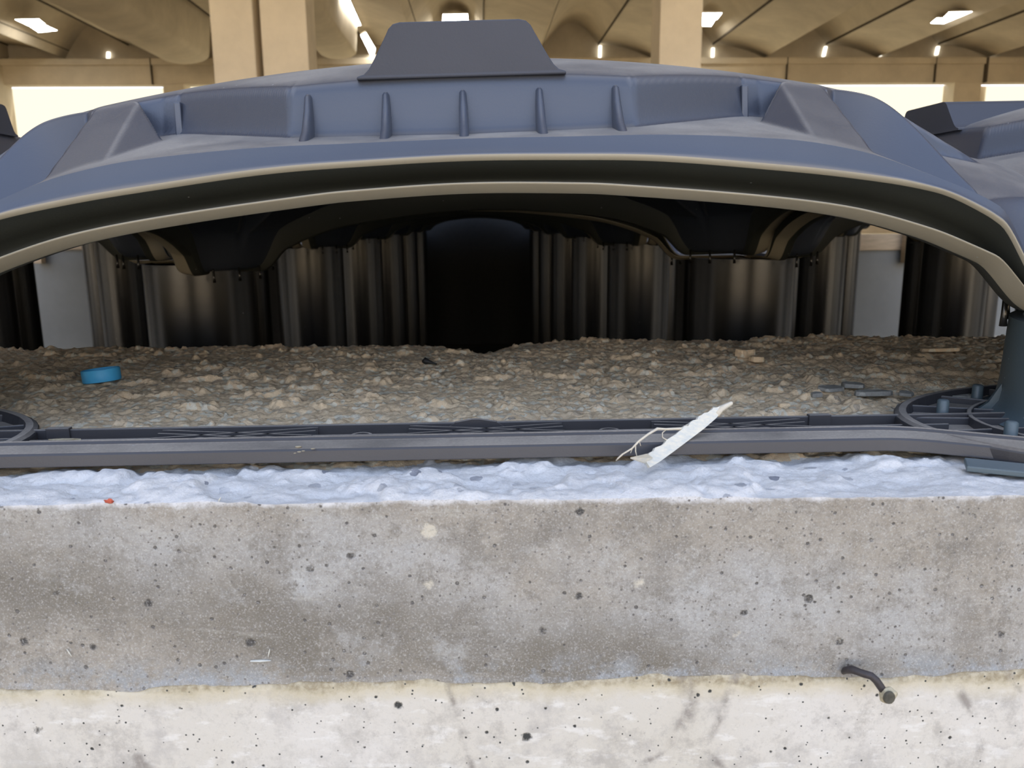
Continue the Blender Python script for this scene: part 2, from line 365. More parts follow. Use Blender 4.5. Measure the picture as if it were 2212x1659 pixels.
verts = np.stack([XX, YY, ZZ], -1).reshape(-1, 3)
idx = np.arange(nx * nt_).reshape(nt_, nx)
def quads(idx): return np.stack([idx[:-1, :-1], idx[:-1, 1:], idx[1:, 1:], idx[1:, :-1]], -1).reshape(-1, 4)
q1 = quads(idx)
ymid = (YY[:-1, :-1] + YY[1:, 1:]) / 2; xm = XX[:-1, :-1]
mi = (ymid > .284 + .006 * (vnoise(xm / .01, ymid / .01, 40) - .5)).astype(np.int32).ravel()
# front face down to the pour joint, and the back face
zj = lambda X: -.0636 + .008 * X + .0050 * (fbm(X / .024, 0 * X, 51, 6) - .5)
nf = 150
fz = np.linspace(0, 1, nf)
FX, FT = np.meshgrid(xs, fz)
top = ZZ[0][None, :]; FZ = top * (1 - FT) + zj(FX) * FT
FY = edgeY(FX) + YY[0][None, :] * 0 + .0007 * (fbm(FX / .015, FZ / .008, 53) - .5) * sstep(FT * 20)
FY = FY + (YY[0][None, :] - edgeY(FX)) * (1 - sstep(FT * 12)) - .0012 * sstep((FT - .965) / .035) * (fbm(FX / .006, FZ / .006, 54))
FV = np.stack([FX, FY, FZ], -1).reshape(-1, 3); idf = np.arange(nx * nf).reshape(nf, nx)[::-1] + len(verts)
q2 = quads(idf)
bv = np.array([(x, BACK, z) for z in (-.066,) for x in xs]); base = len(verts) + len(FV)
bi = np.stack([idx[-1], base + np.arange(nx)]); q3 = quads(bi)
allv = np.concatenate([verts, FV, bv]); allf = np.concatenate([q1, q2, q3])
mi = np.concatenate([mi * 1, np.full(len(q2), 2, np.int32), np.full(len(q3), 1, np.int32)]).astype(np.int32)
slab = mesh_np('foundation_strip', allv, allf, [M['laitance'], M['gravel'], M['face']], mi=mi)
tag(slab, 'grey mottled concrete strip with rough gravelly top carrying the black plastic rail', 'concrete foundation')
# pale lower pour
lx = np.arange(-1.3, 1.3, .004); lz = np.concatenate([np.linspace(-.0605, -.13, 90), [-.25, -.6]])
LX, LZ = np.meshgrid(lx, lz)
LY = edgeY(LX) - .0009 + .0004 * (fbm(LX / .012, LZ / .012, 61) - .5)
ztop = (zj(lx) + .0012 + .0022 * (fbm(lx / .011, 0 * lx, 63, 5) - .5))[None, :]
LZ2 = np.where(LZ > -.131, ztop + (LZ + .0605) / (-.13 + .0605) * (-.13 - ztop), LZ)
LY = LY + .0014 * np.exp(-((ztop - LZ2) / .0012)**2)
lo = mesh_np('foundation_footing', np.stack([LX, LY, LZ2], -1).reshape(-1, 3), quads(np.arange(LX.size).reshape(LX.shape)[::-1]), [M['white']])
bm = bmesh.new(); bm.from_mesh(lo.data)
bm.verts.ensure_lookup_table()
n0 = len(bm.verts); nlx = len(lx)
bk = [bm.verts.new((x, .56, -.0640)) for x in (lx[0], lx[-1])]; bk2 = [bm.verts.new((x, .56, -.6)) for x in (lx[0], lx[-1])]
bm.verts.ensure_lookup_table(); tr = [bm.verts[i] for i in range(nlx)]
bm.faces.new(tr + [bk[1], bk[0]]); bm.faces.new([bk[0], bk[1], bk2[1], bk2[0]])
bm.to_mesh(lo.data); bm.free()
tag(lo, 'white pitted concrete lower pour along the bottom of the picture', 'concrete foundation')

# ------------------------------------------------------------------ ground, floor, hall
def plane_obj(name, pts, mat, kind='structure', label=None, cat=None):
    bm = bmesh.new(); bm.faces.new([bm.verts.new(p) for p in pts]); o = bm_obj(name, bm, mat)
    tag(o, label, cat, None, kind); return o
plane_obj('floor', [(-30, .56, -.5), (30, .56, -.5), (30, 60, -.5), (-30, 60, -.5)], M['floor'])
g = plane_obj('ground', [(-60, -60, -.6), (60, -60, -.6), (60, .56, -.6), (-60, .56, -.6)], M['ground'])
FARY = 30.0
BT = atY(1800, 130, FARY).z; BB = atY(1800, 184, FARY).z     # far tie beam, top and underside
# roof: ridge / vault / joint / wing profile repeated across the hall
PER = (atY(1905, 110, FARY).x - atY(1662, 110, FARY).x)
X0 = atY(1662, 110, FARY).x
def roof_z(t):
    if t < .5: return .22 + 1.05 * math.sin(PI * (t / .5) * .86 + .12)
    u = (t - .5) / .5; return .22 + 1.05 * math.sin(PI * .86 + .12) * (1 - u) ** .8 + .10 * math.sin(PI * u) - .22 * u
prof = []
k0, k1 = -9, 9
for k in range(k0, k1):
    for j in range(24):
        t = j / 24; prof.append((X0 + (k + t) * PER, BT + roof_z(t)))
ys = [1.5, 10, 16, 20, 22, 24, 26, 28, FARY + .3]
bm = bmesh.new(); rows = [[bm.verts.new((x, y, z)) for x, z in prof] for y in ys]
for a, b in zip(rows, rows[1:]):
    for i in range(len(prof) - 1): bm.faces.new((a[i], a[i + 1], b[i + 1], b[i]))
# closing lid above
lid = [bm.verts.new(p) for p in ((prof[0][0], 1.5, BT + 2.2), (prof[-1][0], 1.5, BT + 2.2), (prof[-1][0], FARY + 1, BT + 2.2), (prof[0][0], FARY + 1, BT + 2.2))]
bm.faces.new(lid)
ceil = bm_obj('ceiling', bm, M['hall'], smooth=True); tag(ceil, kind='structure')
md = ceil.modifiers.new('e', 'EDGE_SPLIT'); md.split_angle = math.radians(28)
bm = bmesh.new()
for k in range(k0, k1):
    for t, w in ((.5, .018), (0.0, .010)):
        x = X0 + (k + t) * PER; z = BT + roof_z(t) - .012; box(bm, x - w, x + w, 1.6, FARY, z - (.03 if t else .0), z + .05)
bm_obj('joint', bm, M['joint'], ceil)
# far wall above the tie beam
bm = bmesh.new(); box(bm, -30, 30, FARY + .05, FARY + .3, BT - .02, BT + 2.2); tag(bm_obj('wall_back', bm, M['hall']), kind='structure')
bm = bmesh.new(); box(bm, -16.3, -16, -1.2, FARY, -.5, BT + 2.2); tag(bm_obj('wall_left', bm, M['hall']), kind='structure')
bm = bmesh.new(); box(bm, 20, 20.3, -1.2, FARY, -.5, BT + 2.2); tag(bm_obj('wall_right', bm, M['hall']), kind='structure')
# tie beam
bm = bmesh.new(); box(bm, -30, 30, FARY - .45, FARY + .05, BB, BT); box(bm, -30, 30, FARY - .55, FARY + .1, BT - .22, BT)
tag(bm_obj('tie_beam', bm, M['hall'], bevel=.03), 'long beige concrete tie beam under the vaulted roof, far end of the hall', 'beam')
# dark vertical joints on the beam
jb = empty('unused'); COL.objects.unlink(jb)
bm = bmesh.new()
for px in (1688, 2003, 2111, 340):
    x = atY(px, 160, FARY).x; w = .045 if px == 2111 else .015; box(bm, x - w, x + w, FARY - .565, FARY - .40, BB, BT)
tb = bpy.data.objects['tie_beam']; bm_obj('joint', bm, M['joint'], tb)
# daylight behind, seen beneath the beam
def win(n, px0, px1, zt, zb, Y):
    a = atY(px0, 200, Y).x; b = atY(px1, 200, Y).x
    bm = bmesh.new(); box(bm, a, b, Y, Y + .05, zb, zt); tag(bm_obj('window_%d' % n, bm, M['window']), kind='structure')
win(1, -500, 352, BB, BB - 3.5, FARY + .2); win(2, 388, 1200, BB + .75, BB - 3.5, FARY + .25); win(3, 1300, 2072, BB, BB - 3.5, FARY + .2); win(4, 2131, 2700, BB, BB - 3.5, FARY + .2)
bm = bmesh.new(); box(bm, -30, 30, FARY + .3, FARY + .6, -.5, BB); tag(bm_obj('wall_far', bm, M['hall']), kind='structure')
def column(px0, px1, Y, label, zb=-.5, zt=None, mat='column', grp=None, depth=None):
    a = atY(px0, 80, Y).x; b = atY(px1, 80, Y).x
    bm = bmesh.new(); w = depth or (b - a); box(bm, a, b, Y, Y + w, zb, zt or BT + .25)
    return tag(bm_obj('concrete_column', bm, M[mat], bevel=.02), label, 'column', grp)
column(456, 549, 14, 'left one of the two pale columns standing close together')
column(564, 664, 14, 'right one of the two pale columns standing close together')
column(1425, 1517, 14, 'single pale concrete column right of the raised tab')
column(2072, 2131, FARY - .5, 'short far column under the tie beam at far right', zt=BB + .02, mat='hall')
column(342, 388, FARY - .5, 'short far column under the tie beam left of the paired columns', zt=BB + .02, mat='hall')
# skylight panels set in the vaults
def roof_at(x):
    t = ((x - X0) / PER) % 1; return BT + roof_z(t)
def skylight(quad, label, grp='bright skylight panels in the roof', gap=False):
    zs = []
    for (px, py) in quad:
        d = ray(px, py); lo_, hi = 8.0, FARY - 1
        for _ in range(50):
            m_ = (lo_ + hi) / 2; p = CAM + d * (m_ / d.y)
            if p.z > roof_at(p.x): hi = m_
            else: lo_ = m_
        zs.append((CAM + d * (hi / d.y)).z)
    pts = [atZ(px, py, (sum(zs) / len(zs) - .05 if gap else min(zs) - .09)) for px, py in quad]
    bm = bmesh.new(); vs = [bm.verts.new(p) for p in pts]; bm.faces.new(vs)
    r = bmesh.ops.extrude_face_region(bm, geom=bm.faces[:]); bmesh.ops.translate(bm, verts=[v for v in r['geom'] if isinstance(v, bmesh.types.BMVert)], vec=(0, 0, .05))
    o = bm_obj('skylight_panel', bm, M['skylight']); o.data.materials.append(M['hall'])
    for f in o.data.polygons: f.material_index = 0 if f.normal.z < -.5 else 1
    tag(o, label, 'skylight', grp)
skylight([(32, 42), (84, 41), (100, 54), (62, 56)], 'leftmost glowing skylight pair, its upper panel')
skylight([(64, 57), (100, 55), (124, 66), (84, 70)], 'leftmost glowing skylight pair, its lower panel')
skylight([(957, 31), (1010, 30), (1012, 52), (955, 52)], 'glowing skylight panel just above the raised tab')
skylight([(1510, 28), (1560, 28), (1549, 42), (1510, 42)], 'skylight beside the single column, its upper panel')
skylight([(1510, 43), (1545, 43), (1536, 57), (1510, 56)], 'skylight beside the single column, its lower panel')
skylight([(2050, 26), (2104, 25), (2088, 38), (2038, 38)], 'rightmost glowing skylight pair, its upper panel')
skylight([(2024, 39), (2076, 39), (2058, 52), (2010, 50)], 'rightmost glowing skylight pair, its lower panel')
# slits of daylight at the far end, over the beam
SL = [(233, 112, 232, 134, 'far left'), (362, 128, 368, 140, 'beside the end of the rounded roof beam'), (1297, 98, 1296, 124, 'right of the raised tab'), (1541, 103, 1540, 123, 'just right of the single column'),
      (1785, 100, 1780, 121, 'third from the right edge of the picture'), (1908, 97, 1902, 121, 'second from the right, tallest'), (2028, 100, 2024, 118, 'right of the tallest slit'), (2146, 105, 2142, 118, 'rightmost, broken in two')]
for (xa, ya, xb, yb, wl) in SL:
    a = atY(xa, ya, FARY - .05); b = atY(xb, yb, FARY - .05); bm = bmesh.new(); w = .045
    vs = [bm.verts.new(a + Vector((-w, 0, 0))), bm.verts.new(a + Vector((w, 0, 0))), bm.verts.new(b + Vector((w, 0, 0))), bm.verts.new(b + Vector((-w, 0, 0)))]
    bm.faces.new(vs); r = bmesh.ops.extrude_face_region(bm, geom=bm.faces[:]); bmesh.ops.translate(bm, verts=[v for v in r['geom'] if isinstance(v, bmesh.types.BMVert)], vec=(0, .12, 0))
    tag(bm_obj('light_slit', bm, M['slit']), 'narrow daylight slit above the tie beam, ' + wl, 'slit', 'daylight slits over the tie beam')
# deep rounded roof beams hanging at the left
def roof_beam(p0, p1, label, Y1=27.0):
    a = atY(*p0, Y1); b = atY(*p1, Y1); c = (a + b) / 2; w = (b.x - a.x) / 2; bm = bmesh.new(); rings = []
    for y in (1.0, Y1):
        ring = []
        for k in range(13):
            t = PI * k / 12; ring.append(bm.verts.new((c.x - w * math.cos(t), y, c.z - w * .42 * math.sin(t) ** .8)))
        ring += [bm.verts.new((c.x + w * 1.25, y, c.z + 1.7)), bm.verts.new((c.x - w * 1.25, y, c.z + 1.7))]
        rings.append(ring)
    n = len(rings[0])
    for k in range(n): bm.faces.new((rings[0][k], rings[0][(k + 1) % n], rings[1][(k + 1) % n], rings[1][k]))
    bm.faces.new(rings[0]); bm.faces.new(rings[1][::-1])
    o = bm_obj('roof_beam', bm, M['hall'], smooth=True); o.modifiers.new('e', 'EDGE_SPLIT').split_angle = .7
    tag(o, label, 'beam')
roof_beam((345, 118), (452, 112), 'rounded concrete roof beam left of the paired columns')
roof_beam((690, 112), (770, 108), 'rounded concrete roof beam just right of the paired columns')
# long bright gap beside the second beam
for (q, lb) in (([(727, -8), (752, -8), (780, 55), (765, 56)], 'long white light gap above the dome tab, its upper length'), ([(779, 76), (790, 70), (811, 105), (806, 130)], 'short white light gap beside the tab, its lower length')):
    skylight(q, lb, 'white light gaps left of the tab', True)

# low formwork wall beyond the domes, seen through the openings
def formwork(px0, px1, Y, label, stake, ptop, btop):
    a = atY(px0, 600, Y).x; b = atY(px1, 600, Y).x; t = empty('formwork_wall', ((a + b) / 2, Y, -.5)); tag(t, label, 'formwork')
    o = Vector(((a + b) / 2, Y, -.5)); zt = atY(px0, ptop, Y).z + .5; zb_ = atY(px0, btop, Y).z + .5; h = (b - a) / 2
    bm = bmesh.new(); box(bm, -h, h, 0, .03, 0, zt); bm_obj('panel', bm, M['panel'], t)
    bm = bmesh.new(); box(bm, -h, h, -.01, .04, zt, zb_); bm_obj('plank', bm, M['timber'], t, bevel=.003)
    sx_ = atY(stake, 600, Y).x - o.x; bm = bmesh.new(); box(bm, sx_ - .02, sx_ + .02, -.05, -.01, zt - .06, zb_ + .12); bm_obj('stake', bm, M['timber'], t, bevel=.003)
plane_obj('floor', [(-2.2, .575, -.497), (2.2, .575, -.497), (2.2, 3.87, -.497), (-2.2, 3.87, -.497)], simple('darkened_pit_floor', (.05, .042, .033), .95, 6))  # near-black sheet added over the floor so the pit reads as shade
t = empty('darkness_board', (0, 3.86, -.5)); tag(t, 'added black board standing in for the dark far end under the domes', 'board')  # added to blacken the far end and stop light between the pipes
bm = bmesh.new(); box(bm, -1.60, 1.60, 0, .03, 0, .70); bm_obj('panel', bm, M['blackbit'], t)  # body of the added darkness board, not a formwork panel
formwork(1850, 2420, 3.9, 'grey panel topped by a timber plank, seen through the right opening', 1947, 541, 506)
formwork(-400, 240, 3.9, 'pale grey panel with a timber stake, seen through the left opening', 97, 545, 500)

# ------------------------------------------------------------------ dome formers
S = .58; Y1 = .295; XC = -.0067; Q = .2895
AX = [0, .043, .062, .1135, .14, .171, .19, .206, .222, .29]
A_ = [.1128, .1123, .1121, .1090, .1045, .0940, .0860, .0765, .068, .050]
B_ = [.1060, .1050, .1042, .0990, .0955, .0895, .0810, .0700, .061, .047]
C_ = [.0947, .0933, .0917, .0860, .0817, .0729, .0650, .0575, .050, .041]
leg = lambda rc: sstep((rc - .066) / .028)
def rimz(p, ar, lo_): z = pchip(p, AX, ar); return lo_ + (z - lo_) * leg(.29 - p)
def plane3(a, b, c):
    a, b, c = map(Vector, (a, b, c)); n = (b - a).cross(c - a); return lambda p, q: a.z - (n.x * (p - a.x) + n.y * (q - a.y)) / n.z
pl1 = plane3((.120, .240, .1175), (.1325, .277, .1065), (.139, .217, .1395))
pl2 = lambda p, q: .1065 - .30 * (p - .1325) - .578 * (q - .277)
def dome_z(U, V):
    a = np.abs(U); b = np.abs(V); q = np.maximum(a, b); p = np.minimum(a, b)
    A = pchip(p, AX, A_); slope = .15 + .10 * np.clip(p / .138, 0, 1)
    L = A + slope * (.29 - q)
    T = .178 - .037 * (a * a + b * b) / .255**2
    qw = np.interp(p, [0, .066, .068, .124, .132, .164, .179, .19], [.255, .255, .2541, .211, .208, .208, .179, .15])
    sd = (qw - q) * np.where((p > .066) & (p < .124), .83, 1.0)
    Te = T - .0035 * np.exp(-np.clip(sd, 0, 1) / .0035)
    Zt = L + (Te - L) * sstep(sd / .005 + .5)
    pl3 = .105 + 5.0 * (.1600 + .17 * (.254 - q) - p)
    pl4 = .1165 + 4.0 * (p - (.120 + .55 * (.240 - q)))
    boss = smin(smin(smin(pl1(p, q), pl2(p, q), .0010), pl4, .001), smin(pl3, T - .0008, .001), .0012)
    boss = np.where((p > .105) & (q > .19), boss - 4 * np.maximum(0, q - .2765), 0)
    s = (a + b) / 2; t = np.abs(a - b)
    rid = pchip(s, [.15, .17, .19, .228, .26], [.150, .1455, .1385, .088, .055]) - .95 * np.sqrt(t * t + 4e-6)
    rid = np.where(s > .168, rid, 0)
    Z = smax(smax(Zt, boss, .0008), rid, .0008)
    rc = np.sqrt((.29 - a)**2 + (.29 - b)**2)
    return .048 + (Z - .048) * leg(rc)
def make_shell(name, n, parent):
    g = np.linspace(-Q + .0028, Q - .0028, n); U, V = np.meshgrid(g, g); Z = dome_z(U, V)
    idx = np.arange(n * n).reshape(n, n)
    # underside follows the shell
    g2 = np.linspace(-.266, .266, n // 2); U2, V2 = np.meshgrid(g2, g2); Z2 = dome_z(U2, V2) - .0035; Z2 = np.minimum(Z2, .20)
    i2 = np.arange(U2.size).reshape(U2.shape) + n * n
    v = np.concatenate([np.stack([U, V, Z], -1).reshape(-1, 3), np.stack([U2, V2, Z2], -1).reshape(-1, 3)])
    f = np.concatenate([quads(idx), quads(i2)[:, ::-1]])
    return mesh_np(name, v, f, [M['shell']], parent)
def make_rim(name, n, parent):
    p = np.linspace(-Q, Q, n); ap = np.abs(p)
    A = rimz(ap, A_, .048); B = rimz(ap, B_, .045); C = rimz(ap, C_, .041); D = B - C
    inn = dome_z(np.full(n, 0.0) + np.clip(p, -.266, .266), np.full(n, .266)) - .0035
    A = dome_z(np.clip(p, -Q + .0028, Q - .0028), np.full(n, Q - .0028))
    rows = [(Q - .0028, A), (Q - .0021, A * .75 + B * .25), (Q - .0009, A * .35 + B * .65), (Q, B + np.minimum(.0016, .22 * (A - B))), (Q - .0004, B + np.minimum(.0006, .1 * (A - B))), (Q - .0018, B - .0004), (Q - .0030, B - .0008), (Q - .0070, B - .20 * D), (Q - .0130, B - .40 * D), (Q - .0180, B - .50 * D),
            (Q - .0200, C + .0038), (Q - .0190, C + .0036), (Q - .0050, C + .0036), (Q - .0030, C + .0036), (Q - .0024, C + .0032), (Q - .0030, C + .0028), (Q - .0125, C + .0004), (Q - .0145, C), (Q - .0215, C + .0004), (Q - .0225, C + .0015), (.266, inn)]
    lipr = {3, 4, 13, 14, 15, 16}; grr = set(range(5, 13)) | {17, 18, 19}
    vs = []; fs = []; off = 0; mi_ = []
    for k in range(4):
        ca, sa = math.cos(k * PI / 2), math.sin(k * PI / 2); R = []
        for q, z in rows:
            qq = np.full(n, q); pp = np.clip(p, -q, q); x = pp; y = -qq
            R.append(np.stack([x * ca - y * sa, x * sa + y * ca, z], -1))
        R = np.stack(R); i = np.arange(len(rows) * n).reshape(len(rows), n)[::-1] + off; vs.append(R.reshape(-1, 3)); fs.append(quads(i)); off += len(rows) * n
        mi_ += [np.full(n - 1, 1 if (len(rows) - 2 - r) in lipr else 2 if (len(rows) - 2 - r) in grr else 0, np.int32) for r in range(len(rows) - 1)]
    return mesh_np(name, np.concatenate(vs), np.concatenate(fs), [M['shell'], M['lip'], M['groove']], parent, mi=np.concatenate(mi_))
def prism(bm, outline, y0, y1):                        # outline in x,z
    a = [bm.verts.new((x, y0, z)) for x, z in outline]; b = [bm.verts.new((x, y1, z)) for x, z in outline]; n = len(outline)
    bm.faces.new(a); bm.faces.new(b[::-1])
    for k in range(n): bm.faces.new((a[k], b[k], b[(k + 1) % n], a[(k + 1) % n]))
def rotz(bm, k): bmesh.ops.rotate(bm, verts=bm.verts, cent=(0, 0, 0), matrix=Matrix.Rotation(k * PI / 2, 3, 'Z'))
def tab_bm(k):
    bm = bmesh.new(); prof = [(.0405, .1393), (.0403, .1404), (.0375, .1412), (.0355, .1430), (.0335, .1460), (.0284, .1545), (.0270, .1570), (.0252, .1586), (.0225, .1592)]
    out = [(-x, z) for x, z in prof] + [(x, z) for x, z in prof[::-1]]
    prism(bm, out, -.2552, -.178)
    for v in bm.verts:                                  # top leans a little forward
        if v.co.y < -.253: v.co.y -= max(0, v.co.z - .141) * .10
    rotz(bm, k); return bm
def rib_bm(x, k):
    bm = bmesh.new(); r = .0012; top = [(x + r * math.cos(t), -.2550 - .0004 - r * .6 * math.sin(t), .1385) for t in np.linspace(0, PI, 7)]
    secs = [(.1345, .2555, .0009), (.1335, .2572, .0014), (.128, .2595, .0017), (.120, .2660, .0018), (.1155, .2730, .0018), (.1135, .2750, .0015)]
    rings = []
    for z, q, w in secs:
        rings.append([bm.verts.new((x + w * math.cos(t), -(q - .004) - (.004 + .0) * math.sin(t) ** .7 if math.sin(t) > 0 else -(q - .004), z)) for t in np.linspace(0, PI, 9)] + [bm.verts.new((x - w, -.250, z)), bm.verts.new((x + w, -.250, z))])
    n = len(rings[0])
    for a, b in zip(rings, rings[1:]):
        for i in range(n): bm.faces.new((a[i], a[(i + 1) % n], b[(i + 1) % n], b[i]))
    bm.faces.new(rings[0]); bm.faces.new(rings[-1][::-1]); rotz(bm, k); return bm
def fin_bm(s, k):
    bm = bmesh.new(); x = s * .1240
    prism(bm, [(x - .0017, .118), (x + .0017, .118), (x + .0015, .1395), (x - .0015, .1395)], -.2150, -.198)
    for v in bm.verts:
        if v.co.y < -.21 and v.co.z > .13: v.co.y += .002
    rotz(bm, k); return bm
def pins(parent):                                      # little guide pins around each leg
    for sx_ in (-1, 1):
        for sy in (-1, 1):
            for t in (8, 26, 45, 64, 82):
                a = math.radians(t); x = sx_ * (.29 - .0765 * math.cos(a)); y = sy * (.29 - .0765 * math.sin(a))
                if abs(x) < Q - .012 and abs(y) < Q - .012: bm = bmesh.new(); tube(bm, [(x, y, .034), (x, y, .039), (x, y, .0475)], [.0016, .0012, .001], 8); bm_obj('guide_pin', bm, M['pipe'], parent, smooth=True)
def make_dome(name, n, full, label, loc, tilt=(0, 0), protoof=None, grp=None):
    r = empty(name, loc, (tilt[0], tilt[1], 0)); tag(r, label, 'dome former', grp)
    return r
front = make_dome('dome_former', 0, True, 'nearest black plastic dome with five ribs and a raised tab on its front', (XC + .0045, Y1 + S / 2, 0), (0, -.026))
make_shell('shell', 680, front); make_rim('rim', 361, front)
for k in range(4):
    o = bm_obj('tab', tab_bm(k), M['tab'], front, bevel=.0008)
    if k == 0: o['label'] = 'scuffed trapezoid tab'
for x in (-.0595, -.0297, 0, .0297, .0595): bm_obj('rib', rib_bm(x, 0), M['rib'], front, smooth=True).modifiers.new('e', 'EDGE_SPLIT').split_angle = .8
for s in (-1, 1): bm_obj('fin', fin_bm(s, 0), M['rib'], front, bevel=.0007)
pins(front)
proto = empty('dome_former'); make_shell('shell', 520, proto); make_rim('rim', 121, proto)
for k in range(4): bm_obj('tab', tab_bm(k), M['tab'], proto)
plain = copy_tree(proto); pins(proto)
first = True; plainfirst = True
side = {-3: 'three to the left of', 3: 'three to the right of', -2: 'two to the left of', -1: 'left of', 0: 'straight behind', 1: 'right of', 2: 'two to the right of'}
side2 = {-3: 'three columns left of', 3: 'three columns right of', -2: 'two columns left of', -1: 'one column left of', 0: 'same column as', 1: 'one column right of', 2: 'two columns right of'}
rown = ['first', 'second', 'third', 'fourth', 'fifth', 'sixth', 'seventh', 'eighth', 'ninth']
cells = []
for r in range(6):
    for cx in (-3, -2, -1, 0, 1, 2, 3):
        if (r, cx) == (0, 0): continue
        cells.append((r, cx))
cells.sort(key=lambda c: (c != (1, 0)))
for (r, cx) in cells:
    near_ = r < 3 and abs(cx) < 2
    if near_: o = proto if first else copy_tree(proto); first = False
    else: o = plain if plainfirst else copy_tree(plain); plainfirst = False
    o.location = (XC + cx * S, Y1 + S / 2 + r * S, random.uniform(-.0006, .0012) - (0.001 if r else 0) + ((.004 if cx < 0 else .005) if r == 0 else 0)); o.rotation_euler = (random.uniform(-.004, .004), random.uniform(-.008, .004) - (.008 if r == 0 else 0), 0)
    if r == 0: lb = 'black plastic dome in the front row, %s the ribbed nearest one' % side[cx]
    elif r == 1 and cx == 0: lb = 'dark dome directly behind the nearest one, its arch seen inside the opening'
    else: lb = 'dark dome, %s row from the front, %s the ribbed nearest one' % (rown[r], side2[cx])
    tag(o, lb, 'dome former', 'black plastic dome formers laid edge to edge')

# ------------------------------------------------------------------ pipes on the lower floor
def pipe_bm(h):
    bm = bmesh.new(); lathe(bm, [(.055, 0), (.055, h), (.052, h), (.052, 0)], 72); return bm
P0 = tag(bm_obj('support_pipe', pipe_bm(.5435), M['pipe'], smooth=True), '', '')
P0.modifiers.new('e', 'EDGE_SPLIT').split_angle = .8
first = True
colx = {-4: 'outermost left', 4: 'outermost right', -3: 'second outermost left', -2: 'middle left', -1: 'inner left', 1: 'inner right', 2: 'middle right', 3: 'second outermost right'}
for r in range(1, 7):
    for cx in (-4, -3, -2, -1, 1, 2, 3, 4):
        if r > 5 and abs(cx) == 4: continue
        o = P0 if first else P0.copy()
        if not first: COL.objects.link(o)
        first = False
        o.location = (XC + (abs(cx) - .5) * (1 if cx > 0 else -1) * S, Y1 + r * S, -.5)
        tag(o, 'black plastic pipe in the %s column, %s row of pipes behind the gravel' % (colx[cx], rown[r - 1]), 'pipe', 'black pipes holding up the domes')

# ------------------------------------------------------------------ base grid: rails, feet, sleeves
bgr = empty('pipe_base_grid', (XC, Y1, 0)); tag(bgr, 'black plastic base rail with cross bracing lying along the concrete strip', 'base grid')
O = Vector((XC, Y1, 0))
def sweep(bm, path, prof):                             # prof: closed list of (offset towards camera, z); path: xy
    rings = []; n = len(path)
    for i, p in enumerate(path):
        a = Vector(path[max(i - 1, 0)]); b = Vector(path[min(i + 1, n - 1)]); d = (b - a).normalized(); s = Vector((d.y, -d.x))
        rings.append([bm.verts.new((p[0] + s.x * o, p[1] + s.y * o, z)) for o, z in prof])
    m = len(prof)
    for a, b in zip(rings, rings[1:]):
        for k in range(m): bm.faces.new((a[k], a[(k + 1) % m], b[(k + 1) % m], b[k]))
    bm.faces.new(rings[0]); bm.faces.new(rings[-1][::-1])
def arc(p0, a0, a1, r, n=8):                           # turn from heading a0 to a1
    out = []; cx = p0[0] - r * math.sin(a0) * (1 if a1 > a0 else -1); cy = p0[1] + r * math.cos(a0) * (1 if a1 > a0 else -1)
    sgn = 1 if a1 > a0 else -1
    for k in range(1, n + 1):
        t = a0 + (a1 - a0) * k / n; out.append((cx + sgn * r * math.sin(t), cy - sgn * r * math.cos(t)))
    return out
yr = .2885 - Y1
path = [(.150, yr)] + arc((.150, yr), 0, -math.radians(28), .05)
e_ = path[-1]; path += [(e_[0] + .03 * math.cos(math.radians(28)), e_[1] - .03 * math.sin(math.radians(28)))] + arc((e_[0] + .03 * math.cos(math.radians(28)), e_[1] - .03 * math.sin(math.radians(28))), -math.radians(28), 0, .05)
path += [(path[-1][0] + .25, path[-1][1])]
left = [(-x - .012, y) for x, y in path][::-1]
full = left + [(x, yr) for x in np.linspace(-.14, .13, 12)] + path
bm = bmesh.new(); sweep(bm, full, [(.0115, .0018), (.0108, .0058), (.0103, .0066), (.0008, .0068), (.0003, .0072), (-.0002, .0079), (-.0014, .0082), (-.0018, .0070), (-.0022, .0018)])
bm_obj('front_rail', bm, M['grid'], bgr, bevel=.0003)
bm = bmesh.new(); yb = .3125 - Y1
sweep(bm, [(-.235, yb), (-.1, yb), (0, yb), (.1, yb), (.222, yb)], [(.0010, .0020), (.0010, .0066), (-.0010, .0066), (-.0010, .0020)])
sweep(bm, [(-.20, yb - .010), (0, yb - .010), (.19, yb - .010)], [(.0006, .0020), (.0006, .0050), (-.0006, .0050), (-.0006, .0020)])
for x in (-.158, .142): box(bm, x - .0045, x + .0045, yb - .002, yb + .001, .002, .0074)
bm_obj('rear_rail', bm, M['grid'], bgr, bevel=.0003)
bm = bmesh.new()
for cx in (-.088, .008, .104):                          # saltire bracing between the rails
    for s in (-1, 1):
        for d in (0, .010):
            sweep(bm, [(cx - .030, yb - .012 + d * .5 - s * .006), (cx + .030, yb - .012 + d * .5 + s * .006)], [(.0005, .0022), (.0005, .0058), (-.0005, .0058), (-.0005, .0022)])
for cx in (-.04, .056): lathe(bm, [(.0042, .0022), (.0042, .0045), (.0032, .0045), (.0032, .0022)], 20, cx, yb - .009)
bm_obj('cross_brace', bm, M['grid'], bgr)
bm = bmesh.new(); prism(bm, [(-.010, .0030), (.018, .0030), (.012, .0068), (.0055, .0079), (.0025, .0079), (-.004, .0068)], yb - .0016, yb + .0006)
bm_obj('peak_clip', bm, M['grid'], bgr)
bm = bmesh.new(); sweep(bm, [(.172, -.034), (.190, -.043), (.24, -.050), (.36, -.050)], [(.006, .0005), (.006, .0024), (-.004, .0028), (-.004, .0005)])
bm_obj('lower_flange', bm, M['post'], bgr, bevel=.0004)
